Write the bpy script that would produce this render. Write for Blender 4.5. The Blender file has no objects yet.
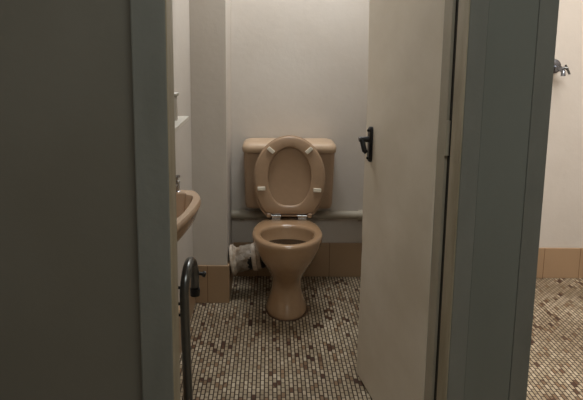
import bpy, bmesh, math, random
from mathutils import Vector, Matrix
random.seed(7)
C = bpy.context.scene.collection
PI = math.pi

# ------------------------------------------------------------ materials
def srgb(r, g, b):
    f = lambda c: (c/255/12.92) if c/255 <= .04045 else ((c/255+.055)/1.055)**2.4
    return (f(r), f(g), f(b), 1)

class NT:
    def __init__(s, name):
        s.m = bpy.data.materials.new(name); s.m.use_nodes = True
        s.t = s.m.node_tree; s.b = s.t.nodes['Principled BSDF']
    def n(s, typ, **kw):
        nd = s.t.nodes.new(typ)
        for k, v in kw.items(): setattr(nd, k, v)
        return nd
    def l(s, a, b): s.t.links.new(a, b)
    def math(s, op, a, b=None, c=None):
        nd = s.n('ShaderNodeMath', operation=op)
        for i, v in enumerate((a, b, c)):
            if v is None: continue
            if isinstance(v, (int, float)): nd.inputs[i].default_value = v
            else: s.l(v, nd.inputs[i])
        return nd.outputs[0]
    def mix(s, fac, a, b):
        nd = s.n('ShaderNodeMix', data_type='RGBA')
        for sock, v in ((nd.inputs[0], fac), (nd.inputs[6], a), (nd.inputs[7], b)):
            if isinstance(v, (int, float, tuple)): sock.default_value = v
            else: s.l(v, sock)
        return nd.outputs[2]
    def noise(s, scale, detail=3, vec=None, rough=.5):
        nd = s.n('ShaderNodeTexNoise'); nd.inputs['Scale'].default_value = scale
        nd.inputs['Detail'].default_value = detail; nd.inputs['Roughness'].default_value = rough
        s.l(vec or s.obj(), nd.inputs['Vector']); return nd.outputs[0]
    def obj(s):
        if not hasattr(s, 'tc'): s.tc = s.n('ShaderNodeNewGeometry')
        return s.tc.outputs['Position']
    def ramp(s, fac, stops):
        nd = s.n('ShaderNodeValToRGB'); s.l(fac, nd.inputs[0]); e = nd.color_ramp.elements
        while len(e) < len(stops): e.new(.5)
        for i, (p, c) in enumerate(stops): e[i].position = p; e[i].color = c
        return nd.outputs[0]
    def bump(s, h, strength, dist=.01):
        nd = s.n('ShaderNodeBump'); nd.inputs['Strength'].default_value = strength
        nd.inputs['Distance'].default_value = dist; s.l(h, nd.inputs['Height'])
        s.l(nd.outputs[0], s.b.inputs['Normal'])

def paint(name, col, col2, rough=.5, scale=3, bump=.15, bscale=60, spec=.4, stretch=None):
    k = NT(name)
    vec = None
    if stretch:
        mp = k.n('ShaderNodeMapping'); k.l(k.obj(), mp.inputs[0]); mp.inputs['Scale'].default_value = stretch
        vec = mp.outputs[0]
    f = k.ramp(k.noise(scale, 5, vec, .6), [(.35, (0, 0, 0, 1)), (.65, (1, 1, 1, 1))])
    k.l(k.mix(f, col, col2), k.b.inputs['Base Color'])
    k.b.inputs['Roughness'].default_value = rough
    k.b.inputs['Specular IOR Level'].default_value = spec
    k.bump(k.noise(bscale, 4), bump, .004)
    return k.m

def plain(name, col, rough=.4, metal=0, spec=.5, coat=0):
    k = NT(name)
    n = k.noise(40, 3)
    c2 = tuple(x*.85 for x in col[:3]) + (1,)
    k.l(k.mix(n, col, c2), k.b.inputs['Base Color'])
    k.b.inputs['Roughness'].default_value = rough; k.b.inputs['Metallic'].default_value = metal
    k.b.inputs['Specular IOR Level'].default_value = spec
    k.b.inputs['Coat Weight'].default_value = coat; k.b.inputs['Coat Roughness'].default_value = .12
    return k.m

def floor_mat():
    k = NT('mosaic_tiles'); sp = k.n('ShaderNodeSeparateXYZ'); k.l(k.obj(), sp.inputs[0])
    w, l = .0158, .0325
    xr = k.math('DIVIDE', sp.outputs[0], w); row = k.math('FLOOR', xr); fx = k.math('FRACT', k.math('ADD', xr, 200))
    odd = k.math('MULTIPLY', k.math('FLOORED_MODULO', row, 2), .5)
    yr = k.math('ADD', k.math('DIVIDE', sp.outputs[1], l), odd); colm = k.math('FLOOR', yr); fy = k.math('FRACT', k.math('ADD', yr, 200))
    cb = k.n('ShaderNodeCombineXYZ'); k.l(row, cb.inputs[0]); k.l(colm, cb.inputs[1])
    wn = k.n('ShaderNodeTexWhiteNoise', noise_dimensions='2D'); k.l(cb.outputs[0], wn.inputs['Vector'])
    cb2 = k.n('ShaderNodeCombineXYZ'); k.l(row, cb2.inputs[1]); k.l(colm, cb2.inputs[0])
    wn2 = k.n('ShaderNodeTexWhiteNoise', noise_dimensions='2D'); k.l(cb2.outputs[0], wn2.inputs['Vector'])
    # tile colour: mostly cream, a good share tan / brown, clustering a little
    cl = k.math('MULTIPLY', k.math('SUBTRACT', k.noise(4, 2), .5), .3)
    pick = k.math('ADD', wn.outputs[0], cl)
    light = k.ramp(wn2.outputs[0], [(0, srgb(162, 147, 122)), (.5, srgb(178, 163, 138)), (1, srgb(200, 186, 162))])
    dark = k.ramp(wn2.outputs[0], [(0, srgb(74, 48, 34)), (.5, srgb(92, 64, 46)), (1, srgb(116, 88, 64))])
    isd = k.math('GREATER_THAN', pick, .95)
    tan = k.ramp(wn2.outputs[0], [(0, srgb(124, 100, 76)), (1, srgb(152, 126, 98))])
    ist = k.math('GREATER_THAN', pick, .85)
    tile = k.mix(isd, k.mix(ist, light, tan), dark)
    ex = k.math('ABSOLUTE', k.math('SUBTRACT', fx, .5)); ey = k.math('ABSOLUTE', k.math('SUBTRACT', fy, .5))
    gx = k.math('GREATER_THAN', ex, .35); gy = k.math('GREATER_THAN', ey, .43)
    g = k.math('MAXIMUM', gx, gy)
    grout = k.mix(k.noise(7, 4), srgb(52, 36, 24), srgb(68, 48, 33))
    col = k.mix(g, tile, grout)
    stain = k.ramp(k.noise(2.2, 5), [(.38, (.66, .62, .58, 1)), (.62, (1, 1, 1, 1))])
    nd = k.n('ShaderNodeMix', data_type='RGBA', blend_type='MULTIPLY'); nd.inputs[0].default_value = 1
    k.l(col, nd.inputs[6]); k.l(stain, nd.inputs[7])
    # a worn patch of plain cement haze
    k.l(nd.outputs[2], k.b.inputs['Base Color'])
    k.b.inputs['Roughness'].default_value = .55; k.b.inputs['Specular IOR Level'].default_value = .3
    k.bump(k.math('SUBTRACT', 1, g), .5, .0015)
    return k.m

def tile_mat():
    k = NT('skirting_tiles'); sp = k.n('ShaderNodeSeparateXYZ'); k.l(k.obj(), sp.inputs[0])
    s = k.math('ADD', sp.outputs[0], sp.outputs[1])
    u = k.math('DIVIDE', k.math('ADD', s, 10.06), .2); f = k.math('ABSOLUTE', k.math('SUBTRACT', k.math('FRACT', u), .5))
    g = k.math('GREATER_THAN', f, .491)
    wn = k.n('ShaderNodeTexWhiteNoise', noise_dimensions='1D'); k.l(k.math('FLOOR', u), wn.inputs['W'])
    c = k.mix(k.noise(6, 5), srgb(158, 130, 101), srgb(172, 144, 112))
    c = k.mix(k.math('MULTIPLY', wn.outputs[0], .25), c, srgb(164, 134, 106))
    k.l(k.mix(g, c, srgb(120, 92, 66)), k.b.inputs['Base Color'])
    k.b.inputs['Roughness'].default_value = .35
    return k.m

M = {}
M['wall'] = paint('cream_wall_paint', srgb(206, 198, 188), srgb(198, 189, 178), .6, 2, .25, 35)
M['wall_r'] = paint('pinkish_wall_paint', srgb(204, 194, 184), srgb(198, 187, 177), .6, 2, .2, 35)
M['partition'] = paint('grey_partition_paint', srgb(117, 114, 104), srgb(110, 106, 95), .45, 1.2, .2, 25)
M['frame'] = paint('grey_green_frame_paint', srgb(121, 122, 115), srgb(111, 112, 105), .4, 8, .25, 50, stretch=(1, 1, .3))
M['panel'] = paint('grey_green_panel_paint', srgb(117, 120, 113), srgb(109, 112, 105), .4, 3, .2, 30, stretch=(1, 1, .3))
M['reveal'] = paint('worn_reveal_paint', srgb(172, 162, 140), srgb(146, 136, 112), .45, 14, .2, 50, stretch=(1, 1, .25))
M['leaf'] = paint('cream_door_paint', srgb(230, 220, 204), srgb(218, 207, 188), .38, 2.5, .35, 9, stretch=(1, 1, 1.6))
M['stile'] = paint('aged_door_edge_paint', srgb(178, 170, 152), srgb(166, 158, 140), .45, 6, .2, 40)
M['gap'] = plain('gap_shade_paint', srgb(30, 26, 22), .8)
M['ceramic'] = plain('beige_vitreous_china', srgb(168, 136, 104), .16, spec=.5, coat=.4)
M['seat'] = plain('beige_seat_plastic', srgb(168, 139, 111), .32)
M['cistern'] = plain('beige_cistern_plastic', srgb(170, 142, 115), .4)
M['lid'] = plain('beige_lit_lid_plastic', srgb(198, 171, 142), .38)  # cistern beige made paler, light on the lid put into the colour
M['basin'] = plain('beige_basin_china', srgb(208, 177, 148), .2, coat=.3)
M['buffer'] = plain('white_buffer_rubber', srgb(225, 215, 195), .4)
M['chrome'] = plain('chrome_metal', srgb(190, 190, 190), .22, metal=1)
M['tap_chrome'] = plain('dull_chrome', srgb(120, 122, 128), .25, metal=1)
M['dark_metal'] = plain('dark_tarnished_metal', srgb(110, 110, 108), .28, metal=.85)
M['black'] = plain('black_plastic', srgb(14, 14, 16), .35)
M['pvc'] = paint('dirty_white_pipe', srgb(214, 202, 186), srgb(160, 140, 118), .5, 26, .5, 60)
M['pipe'] = paint('painted_wall_pipe', srgb(178, 168, 150), srgb(166, 155, 137), .42, 6, .1, 40)
M['white'] = plain('white_painted_shelf', srgb(226, 220, 208), .4)
M['tile'] = tile_mat(); M['floor'] = floor_mat()
M['ceil'] = paint('ceiling_paint', srgb(200, 198, 190), srgb(190, 188, 180), .8)
M['water_shade'] = plain('bowl_water_shade', srgb(34, 22, 14), .12)
M['silicone'] = plain('brown_sealant', srgb(84, 58, 38), .6)

# ------------------------------------------------------------ mesh helpers
def obj(name, bm, m, parent=None, smooth=False, label=None, bevel=0, seg=2, sub=0):
    me = bpy.data.meshes.new(name)
    bmesh.ops.recalc_face_normals(bm, faces=bm.faces)
    bm.to_mesh(me); bm.free()
    o = bpy.data.objects.new(name, me); C.objects.link(o)
    me.materials.append(M[m])
    if smooth:
        for p in me.polygons: p.use_smooth = True
        if smooth != 'all':
            try: me.set_sharp_from_angle(angle=math.radians(40))
            except Exception: pass
    if bevel:
        b = o.modifiers.new('bevel', 'BEVEL'); b.width = bevel; b.segments = seg; b.limit_method = 'ANGLE'
        b.harden_normals = False
    if sub:
        s = o.modifiers.new('subdiv', 'SUBSURF'); s.levels = sub; s.render_levels = sub
    if parent: o.parent = parent; o.matrix_parent_inverse = Matrix.Translation(-parent_loc(parent)) @ Matrix.Identity(4)
    if label: o['label'] = label
    return o

def parent_loc(p):
    return Vector(p.location) if p.parent is None else Vector((0, 0, 0))   # parts sit at their thing's base frame

def box(bm, x0, x1, y0, y1, z0, z1, mat=None):
    vs = [bm.verts.new((x, y, z)) for x in (x0, x1) for y in (y0, y1) for z in (z0, z1)]
    for f in ((0, 1, 3, 2), (4, 6, 7, 5), (0, 4, 5, 1), (2, 3, 7, 6), (0, 2, 6, 4), (1, 5, 7, 3)):
        bm.faces.new([vs[i] for i in f])
    if mat is not None:
        for v in vs: v.co = mat @ v.co
    return bm

def loft(bm, loops, cap0=True, cap1=True, closed=False):
    rings = [[bm.verts.new(p) for p in lp] for lp in loops]
    n = len(rings[0])
    pairs = list(zip(rings, rings[1:])) + ([(rings[-1], rings[0])] if closed else [])
    for a, b in pairs:
        for i in range(n):
            j = (i+1) % n
            bm.faces.new((a[i], a[j], b[j], b[i]))
    if not closed:
        if cap0: bm.faces.new(rings[0])
        if cap1: bm.faces.new(list(reversed(rings[-1])))
    return rings

def tube(bm, pts, r, n=16, caps=True):
    pts = [Vector(p) for p in pts]; loops = []
    prev = None
    for i, p in enumerate(pts):
        t = (pts[min(i+1, len(pts)-1)] - pts[max(i-1, 0)]).normalized()
        if prev is None:
            a = t.orthogonal().normalized()
        else:
            a = (prev - t*prev.dot(t)).normalized()
        prev = a; b = t.cross(a)
        rr = r[i] if isinstance(r, (list, tuple)) else r
        loops.append([p + a*math.cos(2*PI*k/n)*rr + b*math.sin(2*PI*k/n)*rr for k in range(n)])
    loft(bm, loops, caps, caps)
    return bm

def arc(c, a, b, r, a0, a1, n=10):
    c, a, b = Vector(c), Vector(a), Vector(b)
    return [c + a*r*math.cos(a0+(a1-a0)*i/n) + b*r*math.sin(a0+(a1-a0)*i/n) for i in range(n+1)]

def lathe_axis(bm, o, d, prof, n=28, jitter=0):
    """revolve (distance along d, radius) about the axis through o"""
    o = Vector(o); d = Vector(d).normalized(); a = d.orthogonal().normalized(); b = d.cross(a)
    loops = []
    for (s, r) in prof:
        loops.append([o + d*(s+random.uniform(-jitter, jitter)) + (a*math.cos(2*PI*k/n) + b*math.sin(2*PI*k/n))*(r*(1+random.uniform(-jitter, jitter)*8)) for k in range(n)])
    loft(bm, loops)
    return bm

def thing(name, label, cat, loc, group=None):
    o = bpy.data.objects.new(name, None); C.objects.link(o); o.location = loc
    o['label'] = label; o['category'] = cat; o.empty_display_size = .1
    if group: o['group'] = group
    return o
def tag(o, label, cat, group=None):
    o['label'] = label; o['category'] = cat
    if group: o['group'] = group
    return o
def struct(name, bm, m, **kw):
    o = obj(name, bm, m, **kw); 
    if not kw.get('parent'): o['kind'] = 'structure'
    return o
def B(*a): return box(bmesh.new(), *a)

# ------------------------------------------------------------ the room
CEIL = 2.62
struct('floor', B(-1.8, 2.6, -1.6, 3.35, -.1, 0), 'floor')
struct('ceiling', B(-1.8, 2.6, -1.6, 3.35, CEIL, CEIL+.1), 'ceil')
struct('wall_back', B(-1.8, 2.6, 3.216, 3.35, 0, CEIL), 'wall')
struct('wall_rear', B(-1.8, 2.6, -1.6, -1.5, 0, CEIL), 'wall')
struct('wall_west', B(-1.8, -1.7, -1.5, 3.216, 0, CEIL), 'wall')
struct('wall_east', B(2.3, 2.4, -1.5, 3.216, 0, CEIL), 'wall_r')
# boxed-in pier in the back left corner of the cubicle
struct('wall_pier', B(-.39, -.21, 2.86, 3.216, 0, CEIL), 'wall', bevel=.003)
# cubicle left wall
struct('wall_left', B(-.44, -.38, 1.50, 3.216, 0, CEIL), 'wall')
# wall between the two cubicles
struct('wall_divider', B(.60, .66, 1.50, 3.216, 0, CEIL), 'wall')
# front wall left of the door
struct('wall_front', B(-1.7, -.305, 1.452, 1.50, 0, CEIL), 'partition', bevel=.003)
# over the doors
struct('wall_over', B(-.325, 2.3, 1.452, 1.50, 2.08, CEIL), 'partition')
# baseboards of square tiles
struct('baseboard_back', B(-.20, .60, 3.204, 3.216, 0, .197), 'tile', bevel=.002)
struct('baseboard_pier', B(-.368, -.199, 2.848, 2.86, 0, .196), 'tile', bevel=.002)
struct('baseboard_pier_side', B(-.21, -.199, 2.86, 3.204, 0, .196), 'tile', bevel=.002)
struct('baseboard_left', B(-.38, -.369, 1.56, 2.848, 0, .196), 'tile', bevel=.002)
struct('baseboard_right', B(.66, 2.3, 3.204, 3.216, 0, .175), 'tile', bevel=.002)

# left frame of the cubicle door
t1 = struct('trim_1', B(-.325, -.243, 1.415, 1.455, 0, 2.1), 'frame', bevel=.004)
obj('reveal', B(-.27, -.2415, 1.4165, 1.51, 0, 2.08), 'reveal', t1, bevel=.003, label='worn cream inner face of the frame')
obj('rebate', B(-.30, -.262, 1.50, 1.54, 0, 2.08), 'reveal', t1, bevel=.003)
# post between the two doorways: two architraves, a panel and the cream door stop
t2 = struct('trim_2', B(.5021, .6191, 1.4175, 1.50, 0, 2.1), 'panel', bevel=.002)
obj('architrave', B(.460, .5020, 1.416, 1.49, 0, 2.1), 'frame', t2, bevel=.0012)
obj('architrave', B(.6192, .664, 1.416, 1.50, 0, 2.1), 'frame', t2, bevel=.0012)
obj('reveal', B(.457, .4598, 1.419, 1.497, 0, 2.08), 'reveal', t2, label='worn cream inner face of the post')
obj('rebate', B(.462, .503, 1.49, 1.545, 0, 2.08), 'gap', t2, label='rebate coloured dark for the shade beside the door hinges')  # solid strip, its near-black colour paints the shade beside the hinges
# small dark screw heads along the far edge of the post
for z in (.965, .845, .80, .702, .52):
    bm = bmesh.new(); lathe_axis(bm, (.663, 1.43, z), (1, 0, 0), [(0, .0035), (.003, .003)], 10)
    obj('screw', bm, 'black', t2)
t3 = struct('trim_3', B(-.325, 2.3, 1.42, 1.4515, 2.05, 2.12), 'frame', bevel=.003)

# ------------------------------------------------------------ open cubicle door
hx, hy = .4535, 1.535
fx_, fy_ = .352, 2.195
L = math.hypot(fx_-hx, fy_-hy)
ang = math.atan2(fy_-hy, fx_-hx)
# local x runs from hinge to far edge, local y is the door's left face at 0 and the body behind it (-th)
DM = Matrix.Translation((hx, hy, 0)) @ Matrix.Rotation(ang, 4, 'Z')
def leaf_mesh():
    bm = bmesh.new()
    nx, nz = 24, 60; th = .034
    loops = []
    def warp(u, z):   # sheet a little out of flat, dented low down
        return .0022*math.sin(z*3.1+u*2) + .0016*math.sin(z*9+u*11) + .004*math.exp(-((z-.53)/.018)**2)*math.exp(-((u-L*.92)/.14)**2)*-1
    front = [[bm.verts.new(DM @ Vector((.048+(L-.048)*i/nx, warp(L*i/nx, .008+2.02*k/nz), .008+2.02*k/nz))) for i in range(nx+1)] for k in range(nz+1)]
    back = [[bm.verts.new(DM @ Vector((.048+(L-.048)*i/nx, -th, .008+2.02*k/nz))) for i in range(nx+1)] for k in range(nz+1)]
    for k in range(nz):
        for i in range(nx):
            bm.faces.new((front[k][i], front[k][i+1], front[k+1][i+1], front[k+1][i]))
            bm.faces.new((back[k][i], back[k+1][i], back[k+1][i+1], back[k][i+1]))
        for i in (0, nx):
            bm.faces.new((front[k][i], front[k+1][i], back[k+1][i], back[k][i]))
    for k in (0, nz):
        for i in range(nx):
            bm.faces.new((front[k][i], front[k][i+1], back[k][i+1], back[k][i]))
    return bm
d1 = struct('door_1', leaf_mesh(), 'leaf', smooth=True)
d1['label'] = 'cream painted cubicle door standing open into the toilet cubicle'
bm = bmesh.new(); box(bm, 0, .047, -.034, -.0005, .008, 2.028, DM); obj('hinge_stile', bm, 'stile', d1, bevel=.001, label='greenish hinge edge')
# handle: slim black plate with a crank lever
hu = L-.074
bm = bmesh.new()
prof = []
n = 20
for k in range(2):
    pass
def plate_loop(w, h, y, z0):
    pts = []
    for i in range(28):
        a = 2*PI*i/28
        px = math.copysign(abs(math.cos(a))**.8, math.cos(a))*w
        pz = (h-w)*math.copysign(1, math.sin(a)) + w*math.sin(a) if abs(math.sin(a)) > 1e-6 else 0
        pts.append(DM @ Vector((hu+px, y, z0+pz)))
    return pts
loft(bm, [plate_loop(.015, .064, .0, .935), plate_loop(.015, .064, .007, .935), plate_loop(.011, .060, .011, .935)])
hd = obj('door_handle', bm, 'black', d1, smooth=True)
bm = bmesh.new()
lathe_axis(bm, DM @ Vector((hu, .008, .953)), (DM.to_3x3() @ Vector((0, 1, 0))), [(0, .011), (.018, .010), (.022, .0095), (.034, .0095), (.038, .008)], 18)
lv = obj('spindle', bm, 'black', hd, smooth=True)
bm = bmesh.new()
tube(bm, [DM @ Vector(p) for p in ((hu, .034, .956), (hu-.003, .034, .945), (hu-.009, .032, .93), (hu-.013, .029, .915), (hu-.014, .022, .908))], [.0095, .0095, .009, .0095, .008], 14)
obj('lever', bm, 'black', hd, smooth=True)
bm = bmesh.new()
for dz in (.050, -.050):
    lathe_axis(bm, DM @ Vector((hu, .009, .935+dz)), (DM.to_3x3() @ Vector((0, 1, 0))), [(0, .005), (.005, .0055), (.008, .003)], 12)
obj('screw', bm, 'black', hd, smooth=True)
for z in (.25, 1.05, 1.85):
    bm = bmesh.new(); tube(bm, [(hx+.004, hy-.007, z-.045), (hx+.004, hy-.007, z+.045)], .006, 12)
    obj('hinge', bm, 'stile', d1, smooth=True)

# ------------------------------------------------------------ toilet
CX = .0855
toilet = thing('toilet', 'beige close-coupled toilet with its seat raised against the cistern', 'toilet', (CX, 2.85, 0))
def oval(z, cx, cy, rx, fr, bk, n=64, nb=2.0, taper=0.0):
    pts = []
    for i in range(n):
        a = 2*PI*i/n; c, s = math.cos(a), math.sin(a)
        if s < 0: pts.append((cx+rx*c, cy+fr*s, z))
        else:
            e = 2/nb
            x = rx*math.copysign(abs(c)**e, c); y = bk*abs(s)**e
            x *= 1-taper*(y/bk)**2
            pts.append((cx+x, cy+y, z))
    return pts
bm = bmesh.new()
loops = [
 oval(0.000, CX, 2.80, .100, .147, .20, nb=2.4),
 oval(0.012, CX, 2.80, .101, .147, .20, nb=2.4),
 oval(0.030, CX, 2.80, .097, .139, .20, nb=2.4),
 oval(0.060, CX, 2.80, .087, .118, .20, nb=2.4),
 oval(0.095, CX, 2.80, .0755, .102, .20, nb=2.4),
 oval(0.125, CX, 2.80, .0725, .098, .20, nb=2.4),
 oval(0.155, CX, 2.80, .0745, .108, .16, nb=2.4),
 oval(0.185, CX, 2.795, .081, .130, .15, nb=2.4),
 oval(0.225, CX, 2.79, .098, .160, .16, nb=2.4, taper=.1),
 oval(0.265, CX, 2.785, .121, .190, .18, nb=2.4, taper=.2),
 oval(0.305, CX, 2.78, .144, .212, .23, nb=2.5, taper=.25),
 oval(0.345, CX, 2.78, .163, .224, .26, nb=2.7, taper=.3),
 oval(0.375, CX, 2.78, .1685, .229, .265, nb=3, taper=.32),
 oval(0.388, CX, 2.78, .169, .230, .266, nb=3, taper=.33),
 oval(0.397, CX, 2.78, .166, .226, .262, nb=3, taper=.33),
 oval(0.401, CX, 2.78, .158, .217, .254, nb=3, taper=.33),
 oval(0.401, CX, 2.76, .137, .178, .130, nb=2.1),
 oval(0.397, CX, 2.76, .129, .170, .118, nb=2.1),
 oval(0.385, CX, 2.76, .126, .166, .115, nb=2.1),
 oval(0.365, CX, 2.76, .126, .166, .112, nb=2.1),
 oval(0.345, CX, 2.765, .120, .152, .100, nb=2.1),
 oval(0.328, CX, 2.77, .112, .138, .090, nb=2.1),
 oval(0.270, CX, 2.775, .080, .105, .070, nb=2.1),
 oval(0.215, CX, 2.79, .055, .065, .058, nb=2.1),
 oval(0.150, CX, 2.80, .035, .040, .035),
]
loft(bm, loops)
obj('bowl', bm, 'ceramic', toilet, smooth='all')
bm = bmesh.new(); bm.faces.new([bm.verts.new(p) for p in oval(.333, CX, 2.77, .114, .140, .092, nb=2.1)])
obj('water_shade', bm, 'water_shade', toilet)  # sheet set high, coloured dark to paint the deep shade inside the bowl
bm = bmesh.new(); loft(bm, [oval(0, CX, 2.80, .106, .153, .20, nb=2.4), oval(.004, CX, 2.80, .103, .149, .20, nb=2.4)])
obj('sealant', bm, 'silicone', toilet, smooth=True, label='brown sealant line at the foot')
# flush bend between cistern and pan
bm = bmesh.new(); tube(bm, [(CX, 3.12, .45), (CX, 3.12, .40), (CX, 3.10, .36), (CX, 3.05, .345), (CX, 2.97, .345)], .022, 16)
obj('flush_pipe', bm, 'seat', toilet, smooth=True)
# cistern
def rrect(z, cx, y0, y1, hw, r, n=6):
    pts = []
    for (sx, yy, a0) in ((1, y1, 0), (-1, y1, PI/2), (-1, y0, PI), (1, y0, 3*PI/2)):
        ccx = cx+sx*(hw-r); cy = yy - r if yy == y1 else yy + r
        for i in range(n+1):
            a = a0+PI/2*i/n; pts.append((ccx+r*math.cos(a), cy+r*math.sin(a), z))
    return pts
KX = .1
bm = bmesh.new()
loft(bm, [rrect(.434, KX, 3.062, 3.20, .216, .02), rrect(.438, KX, 3.057, 3.203, .224, .022), rrect(.46, KX, 3.050, 3.203, .229, .024),
          rrect(.60, KX, 3.044, 3.203, .233, .026), rrect(.738, KX, 3.038, 3.203, .236, .028)])
cist = obj('cistern', bm, 'cistern', toilet, smooth=True)
bm = bmesh.new()
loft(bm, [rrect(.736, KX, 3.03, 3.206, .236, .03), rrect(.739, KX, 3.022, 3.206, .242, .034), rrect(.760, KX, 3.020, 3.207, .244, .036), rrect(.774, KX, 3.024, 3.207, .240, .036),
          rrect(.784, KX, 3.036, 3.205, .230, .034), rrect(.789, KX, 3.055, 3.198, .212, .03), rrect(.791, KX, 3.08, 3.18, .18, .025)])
obj('cistern_lid', bm, 'lid', cist, smooth='all', label='beige lid with rounded edges, coloured paler as if lit')
# seat and lid, both raised
SX = .1
base = Vector((SX, 2.972, .428)); top = Vector((SX, 3.004, .828))
vdir = (top-base).normalized(); SL = (top-base).length
ndir = Vector((0, -vdir.z, vdir.y))      # towards the camera
def egg(halfw, v0, v1, wb, n=72, vm=.475, k=0.0):
    """egg outline; v0,v1 bottom/top, widest at vm, flattened bottom with half width wb"""
    pts = []; cm = v0+(v1-v0)*vm
    for i in range(n):
        a = 2*PI*i/n; c, s = math.cos(a), math.sin(a)
        if s >= 0: pts.append((halfw*c, cm+(v1-cm)*s))
        else:
            v = (cm-v0)*abs(s)**.95
            x = halfw*math.copysign(abs(c)**.72, c)
            if wb:
                q = v/(cm-v0)
                lim = halfw*math.sqrt(max(0, 1-(q*.80)**2.3))
                x = math.copysign(min(abs(halfw*abs(c)**.35), max(lim, wb*.0)), c)
            pts.append((x, cm-v))
    return pts
def W(p, d): return base + Vector((p[0], 0, 0)) + vdir*p[1] + ndir*d
def seg_loops(outs): return outs
def ins(pts, cpt, amt):
    res = []
    for p in pts:
        v = Vector((p[0]-cpt[0], p[1]-cpt[1])); l = v.length
        res.append((p[0]-v.x/l*amt, p[1]-v.y/l*amt))
    return res
outer = egg(.1785, 0.004, SL, .11)
inner = egg(.108, .047, SL-.056, 0, vm=.5)
cp = (0, .19)
bm = bmesh.new()
L3 = lambda pts, d: [W(p, d) for p in pts]
loft(bm, [L3(outer, 0), L3(outer, .011), L3(ins(outer, cp, .003), .0155), L3(ins(outer, cp, .009), .018), L3(ins(inner, cp, -.010), .018), L3(ins(inner, cp, -.004), .0165),
          L3(inner, .011), L3(inner, 0)], closed=True)
seat = obj('seat', bm, 'seat', toilet, smooth=True)
lo = ins(egg(.184, -.012, SL+.004, .12), cp, 0)
bm = bmesh.new()
loft(bm, [L3(ins(lo, cp, .03), -.024), L3(ins(lo, cp, .008), -.022), L3(lo, -.016), L3(lo, -.003), L3(ins(lo, cp, .004), -.001), L3(ins(lo, cp, .012), -.004)])
obj('seat_lid', bm, 'seat', toilet, smooth=True)
for (x, z) in ((.005, .758), (.197, .758), (-.042, .563), (.241, .556)):
    v = (z-base.z)/vdir.z; u = x-SX
    ctr = W((u, v), .018)
    d2 = Vector((-(v-.19), 0, 0)) + vdir*u if abs(v-.19) > .09 else Vector((1, 0, 0))
    # bars lie across the ring
    rad = (Vector((u, 0, 0)) + vdir*(v-.16)).normalized()
    if z > .6: rad = (Vector((1 if u > 0 else -1, 0, 0))*-1.0 + vdir*-.85).normalized()
    if z < .6: rad = Vector((1, 0, -.05*(1 if u > 0 else -1))).normalized()
    tang = ndir.cross(rad).normalized()
    R = Matrix((rad, tang, ndir)).transposed().to_4x4(); R.translation = ctr
    bm = bmesh.new(); box(bm, -.020, .020, -.010, .010, -.002, .009, R)
    obj('buffer', bm, 'buffer', seat, bevel=.0035, seg=3, label='small white rubber buffer')
for s in (-1, 1):
    bm = bmesh.new()
    x = SX+s*.066
    tube(bm, [(x-.024, 2.966, .423), (x+.024, 2.966, .423)], .0075, 14)
    box(bm, x-.022, x+.022, 2.950, 2.985, .402, .409); box(bm, x-.021, x+.021, 2.957, 2.972, .409, .424)
    tube(bm, [(x, 2.972, .402), (x, 2.972, .420)], .009, 12)
    obj('hinge', bm, 'chrome', toilet, smooth=True, label='chrome seat hinge')
bm = bmesh.new(); tube(bm, [(SX-.107, 2.966, .423), (SX+.107, 2.966, .423)], .005, 10); obj('hinge_rod', bm, 'seat', toilet, smooth=True)
for s in (-1, 1):
    bm = bmesh.new(); box(bm, SX+s*.104-.010, SX+s*.104+.010, 2.953, 2.976, .414, .437); obj('hinge_lug', bm, 'seat', toilet, bevel=.005, seg=3)
# spigot out of the pan to the left
bm = bmesh.new(); tube(bm, [(-.012, 2.944, .216), (.02, 2.935, .222), (.07, 2.90, .235)], [.048, .05, .05], 24)
obj('outlet', bm, 'ceramic', toilet, smooth=True)

# waste connector, with torn wrapping
wc = thing('waste_pipe_connector', 'grubby white waste pipe connector with torn wrapping left of the toilet', 'pipe', (-.12, 2.945, .2))
o0 = Vector((-.197, 2.945, .192)); dd = Vector((1, 0, .13)).normalized()
bm = bmesh.new(); lathe_axis(bm, o0, dd, [(0, .072), (.004, .078), (.018, .078), (.022, .070), (.030, .066)], 36)
obj('flange', bm, 'pvc', wc, smooth=True)
bm = bmesh.new(); lathe_axis(bm, o0, dd, [(.028, .060), (.165, .056)], 32)
obj('pipe_body', bm, 'pvc', wc, smooth=True)
random.seed(3)
def wrap(s0, s1, r, a0, a1, jag):
    """torn band around the pipe between two angles"""
    bm = bmesh.new(); n = 26
    a = Vector((0, -1, 0)); b = dd.cross(a).normalized()*-1   # a faces the camera, b up
    if b.z < 0: b = -b
    rows = []
    for j in range(7):
        t = j/6; row = []
        for i in range(n+1):
            th = a0+(a1-a0)*i/n
            edge = jag*random.uniform(-1, 1) if j in (0, 6) else 0
            s = s0+(s1-s0)*t+edge
            rr = r+random.uniform(-.0015, .002)+.003*math.sin(th*5+j)
            row.append(bm.verts.new(o0+dd*s+(a*math.cos(th)+b*math.sin(th))*rr))
        rows.append(row)
    for j in range(6):
        for i in range(n): bm.faces.new((rows[j][i], rows[j][i+1], rows[j+1][i+1], rows[j+1][i]))
    bmesh.ops.solidify(bm, geom=bm.faces[:], thickness=.003)
    return bm
obj('wrapping', wrap(.03, .085, .064, -2.6, 1.1, .012), 'pvc', wc, smooth=True)
obj('wrapping', wrap(.055, .11, .067, .25, 2.9, .014), 'pvc', wc, smooth=True)
bm = bmesh.new(); lathe_axis(bm, o0, dd, [(.108, .060), (.112, .070), (.132, .072), (.137, .064), (.150, .062), (.153, .056)], 36, .0006)
obj('collar', bm, 'pvc', wc, smooth=True)
bm = bmesh.new()
random.seed(5)
lathe_axis(bm, o0, dd, [(.086, .0585), (.088, .0612), (.109, .0612), (.111, .0585)], 36)
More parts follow.
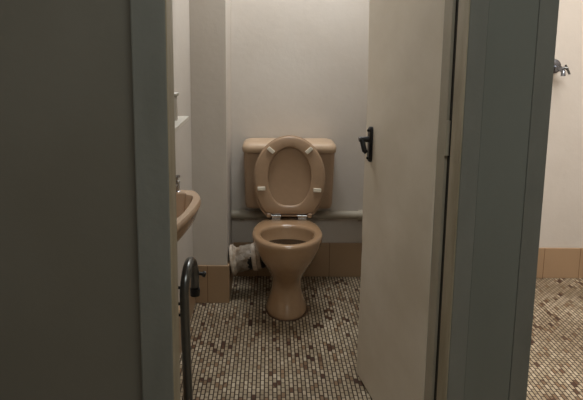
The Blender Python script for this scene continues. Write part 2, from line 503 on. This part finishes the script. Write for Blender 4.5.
obj('rubber_band', bm, 'black', wc, smooth=True, label='exposed black rubber ring')
bm = bmesh.new(); lathe_axis(bm, o0, dd, [(.150, .056), (.155, .061), (.166, .061), (.180, .052), (.185, .05)], 36)
obj('rubber_seal', bm, 'black', wc, smooth=True)

# horizontal painted pipe on the back wall
wp = thing('wall_pipe', 'cream painted pipe running level along back wall behind the toilet', 'pipe', (.2, 3.19, .356))
bm = bmesh.new(); tube(bm, [(-.209, 3.188, .364), (.599, 3.188, .364)], .0225, 24)
obj('pipe_body', bm, 'pipe', wp, smooth=True)
for x in (-.15, .50):
    bm = bmesh.new(); box(bm, x-.012, x+.012, 3.196, 3.2155, .326, .386); tube(bm, [(x-.012, 3.188, .364), (x+.012, 3.188, .364)], .0255, 24)
    obj('pipe_clip', bm, 'pipe', wp, smooth=True)

# ------------------------------------------------------------ hand basin on the left wall
bz = .80
basin = thing('wash_basin', 'small beige wash basin on the left wall above the dark rail', 'basin', (-.3, 1.75, .68))
ctrl = [(-.378, 1.972), (-.31, 1.975), (-.262, 1.966), (-.238, 1.93), (-.225, 1.86), (-.226, 1.78), (-.233, 1.70), (-.243, 1.62), (-.258, 1.54), (-.285, 1.465), (-.33, 1.425), (-.378, 1.41)]
# keep the tail of the basin behind the frame
ctrl = [(x, 1.53+(y-1.41)*(1.975-1.53)/(1.975-1.41)) if y < 1.70 else (x, y) for x, y in ctrl]
ctrl = [(-.378, 1.972), (-.31, 1.975), (-.262, 1.966), (-.238, 1.93), (-.220, 1.86), (-.222, 1.78), (-.230, 1.70), (-.243, 1.62), (-.257, 1.56), (-.30, 1.535), (-.378, 1.53)]
def spl(ctrl, n=6):
    out = []
    for i in range(len(ctrl)-1):
        p0 = Vector(ctrl[max(i-1, 0)]); p1 = Vector(ctrl[i]); p2 = Vector(ctrl[i+1]); p3 = Vector(ctrl[min(i+2, len(ctrl)-1)])
        for k in range(n):
            t = k/n
            out.append(.5*((2*p1)+(-p0+p2)*t+(2*p0-5*p1+4*p2-p3)*t*t+(-p0+3*p1-3*p2+p3)*t**3))
    out.append(Vector(ctrl[-1])); return out
oc = spl(ctrl)
def scl(pts, fx, fy, z, ox=-.378, oy=1.765, dx=0, dy=0): return [(ox+(p.x-ox)*fx+dx, oy+(p.y-oy)*fy+dy, z) for p in pts]
inn = [(-.352, 1.925), (-.31, 1.928), (-.280, 1.924), (-.273, 1.905), (-.254, 1.893), (-.246, 1.85), (-.247, 1.78), (-.252, 1.70), (-.262, 1.64), (-.278, 1.59), (-.31, 1.565), (-.352, 1.56)]
ic = spl(inn)
def toward(pts, f, z, c=(-.31, 1.77)): return [(c[0]+(p.x-c[0])*f, c[1]+(p.y-c[1])*f, z) for p in pts]
bm = bmesh.new()
loft(bm, [scl(oc, .35, .35, .67), scl(oc, .58, .55, .69), scl(oc, .76, .74, .712), scl(oc, .89, .88, .738), scl(oc, .955, .96, .764), scl(oc, .975, .985, .776), scl(oc, .998, .998, .780), scl(oc, 1, 1, .794), scl(oc, .985, .992, .800),
          toward(ic, 1.025, .800), toward(ic, 1.0, .797), toward(ic, .975, .785), toward(ic, .90, .745), toward(ic, .70, .708), toward(ic, .3, .697)])
obj('bowl', bm, 'basin', basin, smooth=True)
bm = bmesh.new(); lathe_axis(bm, (-.31, 1.77, .696), (0, 0, 1), [(0, .016), (.005, .016), (.006, .01)], 18); obj('plug_hole', bm, 'chrome', basin, smooth=True)
bm = bmesh.new(); tube(bm, [(-.33, 1.77, .67), (-.33, 1.77, .60), (-.335, 1.77, .585), (-.38, 1.77, .58)], .016, 16); obj('waste_trap', bm, 'chrome', basin, smooth=True)

tap = tag(obj('basin_tap', (lambda bm: (
    lathe_axis(bm, (-.311, 1.950, .798), (0, 0, 1), [(0, .015), (.004, .015), (.006, .011), (.03, .010), (.032, .012), (.038, .012), (.041, .007), (.052, .007)], 18),
    tube(bm, [(-.311, 1.950, .820), (-.311, 1.930, .826), (-.311, 1.905, .824), (-.318, 1.895, .812)], .0065, 12),
    tube(bm, [(-.337, 1.95, .846), (-.299, 1.95, .852)], .0045, 10),
    tube(bm, [(-.311, 1.931, .849), (-.311, 1.969, .849)], .0045, 10), bm)[-1])(bmesh.new()), 'chrome', smooth=True),
    'small chrome pillar tap standing on the back edge of the beige wash basin', 'tap')

# shelf and beaker
sh = thing('wall_shelf', 'small white shelf on the left wall above the wash basin', 'shelf', (-.33, 1.8, 1.05))
obj('board', B(-.38, -.269, 1.60, 1.977, 1.038, 1.050), 'white', sh, bevel=.0015)
for y in (1.66, 1.92):
    bm = bmesh.new(); 
    v = [bm.verts.new(p) for p in ((-.38, y-.004, 1.037), (-.30, y-.004, 1.037), (-.38, y-.004, .98), (-.38, y+.004, 1.037), (-.30, y+.004, 1.037), (-.38, y+.004, .98))]
    for f in ((0, 1, 2), (5, 4, 3), (0, 3, 4, 1), (1, 4, 5, 2), (2, 5, 3, 0)): bm.faces.new([v[i] for i in f])
    obj('bracket', bm, 'white', sh)
bk = thing('soap_bottle', 'white lidded bottle standing on the small shelf over the basin', 'bottle', (-.311, 1.86, 1.05))
bm = bmesh.new(); lathe_axis(bm, (-.311, 1.86, 1.051), (0, 0, 1), [(0, .020), (.003, .0225), (.06, .0225), (.072, .022), (.076, .018)], 28); obj('body', bm, 'wall', bk, smooth=True)
bm = bmesh.new(); lathe_axis(bm, (-.311, 1.86, 1.127), (0, 0, 1), [(0, .026), (.002, .0275), (.008, .0275), (.010, .025)], 28); obj('cap', bm, 'white', bk, smooth=True)

# ------------------------------------------------------------ dark tubular rail under the basin
rl = thing('grab_rail', 'dark tubular metal rail with a bent top standing below the wash basin', 'rail', (-.255, 1.75, 0))
xr = -.262; zt = .598; rb = .075
pts = [(xr+.009, 1.75, 0.004), (xr+.006, 1.75, .2), (xr+.002, 1.75, .40), (xr, 1.75, zt-rb)]
pts += [(xr+.014*i/14, 1.75+rb-rb*math.cos(PI*i/14), zt-rb+rb*math.sin(PI*i/14)) for i in range(1, 15)]
pts += [(xr+.014, 1.90, .50), (xr+.014, 1.90, .475)]
bm = bmesh.new(); tube(bm, pts, .0145, 20); obj('tube', bm, 'dark_metal', rl, smooth='all')
bm = bmesh.new(); tube(bm, [(xr+.014, 1.90, .480), (xr+.014, 1.90, .455)], [.0175, .016], 18); obj('end_cap', bm, 'black', rl, smooth=True)
bm = bmesh.new(); lathe_axis(bm, (xr+.009, 1.75, 0.0), (0, 0, 1), [(0, .034), (.005, .034), (.008, .018), (.02, .017)], 24); obj('floor_flange', bm, 'dark_metal', rl, smooth=True)
for z in (.545, .492, .455):
    bm = bmesh.new(); tube(bm, [(-.379, 1.75, z), (xr-.010, 1.75, z)], .0045, 12); tube(bm, [(-.3795, 1.75, z), (-.374, 1.75, z)], .014, 14)
    obj('wall_bracket', bm, 'black', rl, smooth=True)
bm = bmesh.new(); tube(bm, [(xr+.014, 1.90, .535), (xr+.046, 1.91, .525)], .006, 10); lathe_axis(bm, (xr+.040, 1.908, .527), (1, .3, -.3), [(0, .010), (.008, .010)], 14)
obj('screw_knob', bm, 'black', rl, smooth=True)

# ------------------------------------------------------------ wall tap in the next cubicle
tp = thing('wall_tap', 'chrome tap on the wall of the next cubicle at right', 'tap', (1.52, 3.2, 1.17))
tx, tz = 1.505, 1.168
bm = bmesh.new(); lathe_axis(bm, (tx, 3.216, tz+.012), (0, -1, 0), [(0, .038), (.004, .038), (.010, .028), (.012, .014)], 30); obj('wall_flange', bm, 'tap_chrome', tp, smooth=True)
bm = bmesh.new(); tube(bm, [(tx, 3.206, tz+.005), (tx, 3.15, tz)], .014, 18); lathe_axis(bm, (tx, 3.155, tz-.012), (0, 0, 1), [(0, .014), (.004, .018), (.022, .018), (.028, .012)], 20); obj('body', bm, 'tap_chrome', tp, smooth=True)
bm = bmesh.new(); tube(bm, [(tx, 3.15, tz), (tx, 3.115, tz-.004), (tx+.0, 3.105, tz-.014), (tx+.0, 3.103, tz-.034)], [.012, .011, .011, .012], 16); obj('spout', bm, 'tap_chrome', tp, smooth=True)
bm = bmesh.new(); tube(bm, [(tx+.015, 3.155, tz+.002), (tx+.030, 3.15, tz+.006), (tx+.038, 3.148, tz+.004)], [.008, .008, .010], 14)
tube(bm, [(tx+.030, 3.148, tz+.022), (tx+.038, 3.148, tz+.006), (tx+.054, 3.146, tz-.026)], [.005, .007, .0055], 12); obj('lever', bm, 'dark_metal', tp, smooth=True)

# ------------------------------------------------------------ light
def area(name, loc, rot, size, sy, power, col):
    d = bpy.data.lights.new(name, 'AREA'); d.shape = 'RECTANGLE'; d.size = size; d.size_y = sy; d.energy = power; d.color = col
    o = bpy.data.objects.new(name, d); C.objects.link(o); o.location = loc; o.rotation_euler = rot; return o
area('cubicle_light', (.12, 2.78, 2.38), (0, 0, 0), .5, .35, 16.5, (.95, .98, 1))
area('next_cubicle_light', (1.45, 1.9, CEIL-.02), (0, 0, 0), .9, .7, 50, (1, .98, .96))
area('front_room_light', (.25, .05, 2.42), (0, 0, 0), 1.0, .6, 18, (.96, 1, .97))
w = bpy.data.worlds.new('world'); bpy.context.scene.world = w; w.use_nodes = True
w.node_tree.nodes['Background'].inputs[0].default_value = (.6, .65, .7, 1); w.node_tree.nodes['Background'].inputs[1].default_value = .05

# ------------------------------------------------------------ camera
sc = bpy.context.scene
cd = bpy.data.cameras.new('camera'); cam = bpy.data.objects.new('camera', cd); C.objects.link(cam); sc.camera = cam
F = 600.0
cd.sensor_fit = 'HORIZONTAL'; cd.sensor_width = 36; cd.lens = 36*F/583
cd.shift_x = (291.5-270)/583; cd.shift_y = -(200-145)/583
cd.clip_start = .02
th = math.radians(9.5); roll = .006
fw = Vector((0, math.cos(th), -math.sin(th))); r0 = Vector((1, 0, 0)); u0 = Vector((0, math.sin(th), math.cos(th)))
r = r0*math.cos(roll)+u0*math.sin(roll); u = -r0*math.sin(roll)+u0*math.cos(roll)
Mx = Matrix((r, u, -fw)).transposed().to_4x4(); Mx.translation = (0, 0, 1.285)
cam.matrix_world = Mx
sc.view_settings.view_transform = 'Standard'
sc.view_settings.look = 'None'
sc.view_settings.exposure = 0
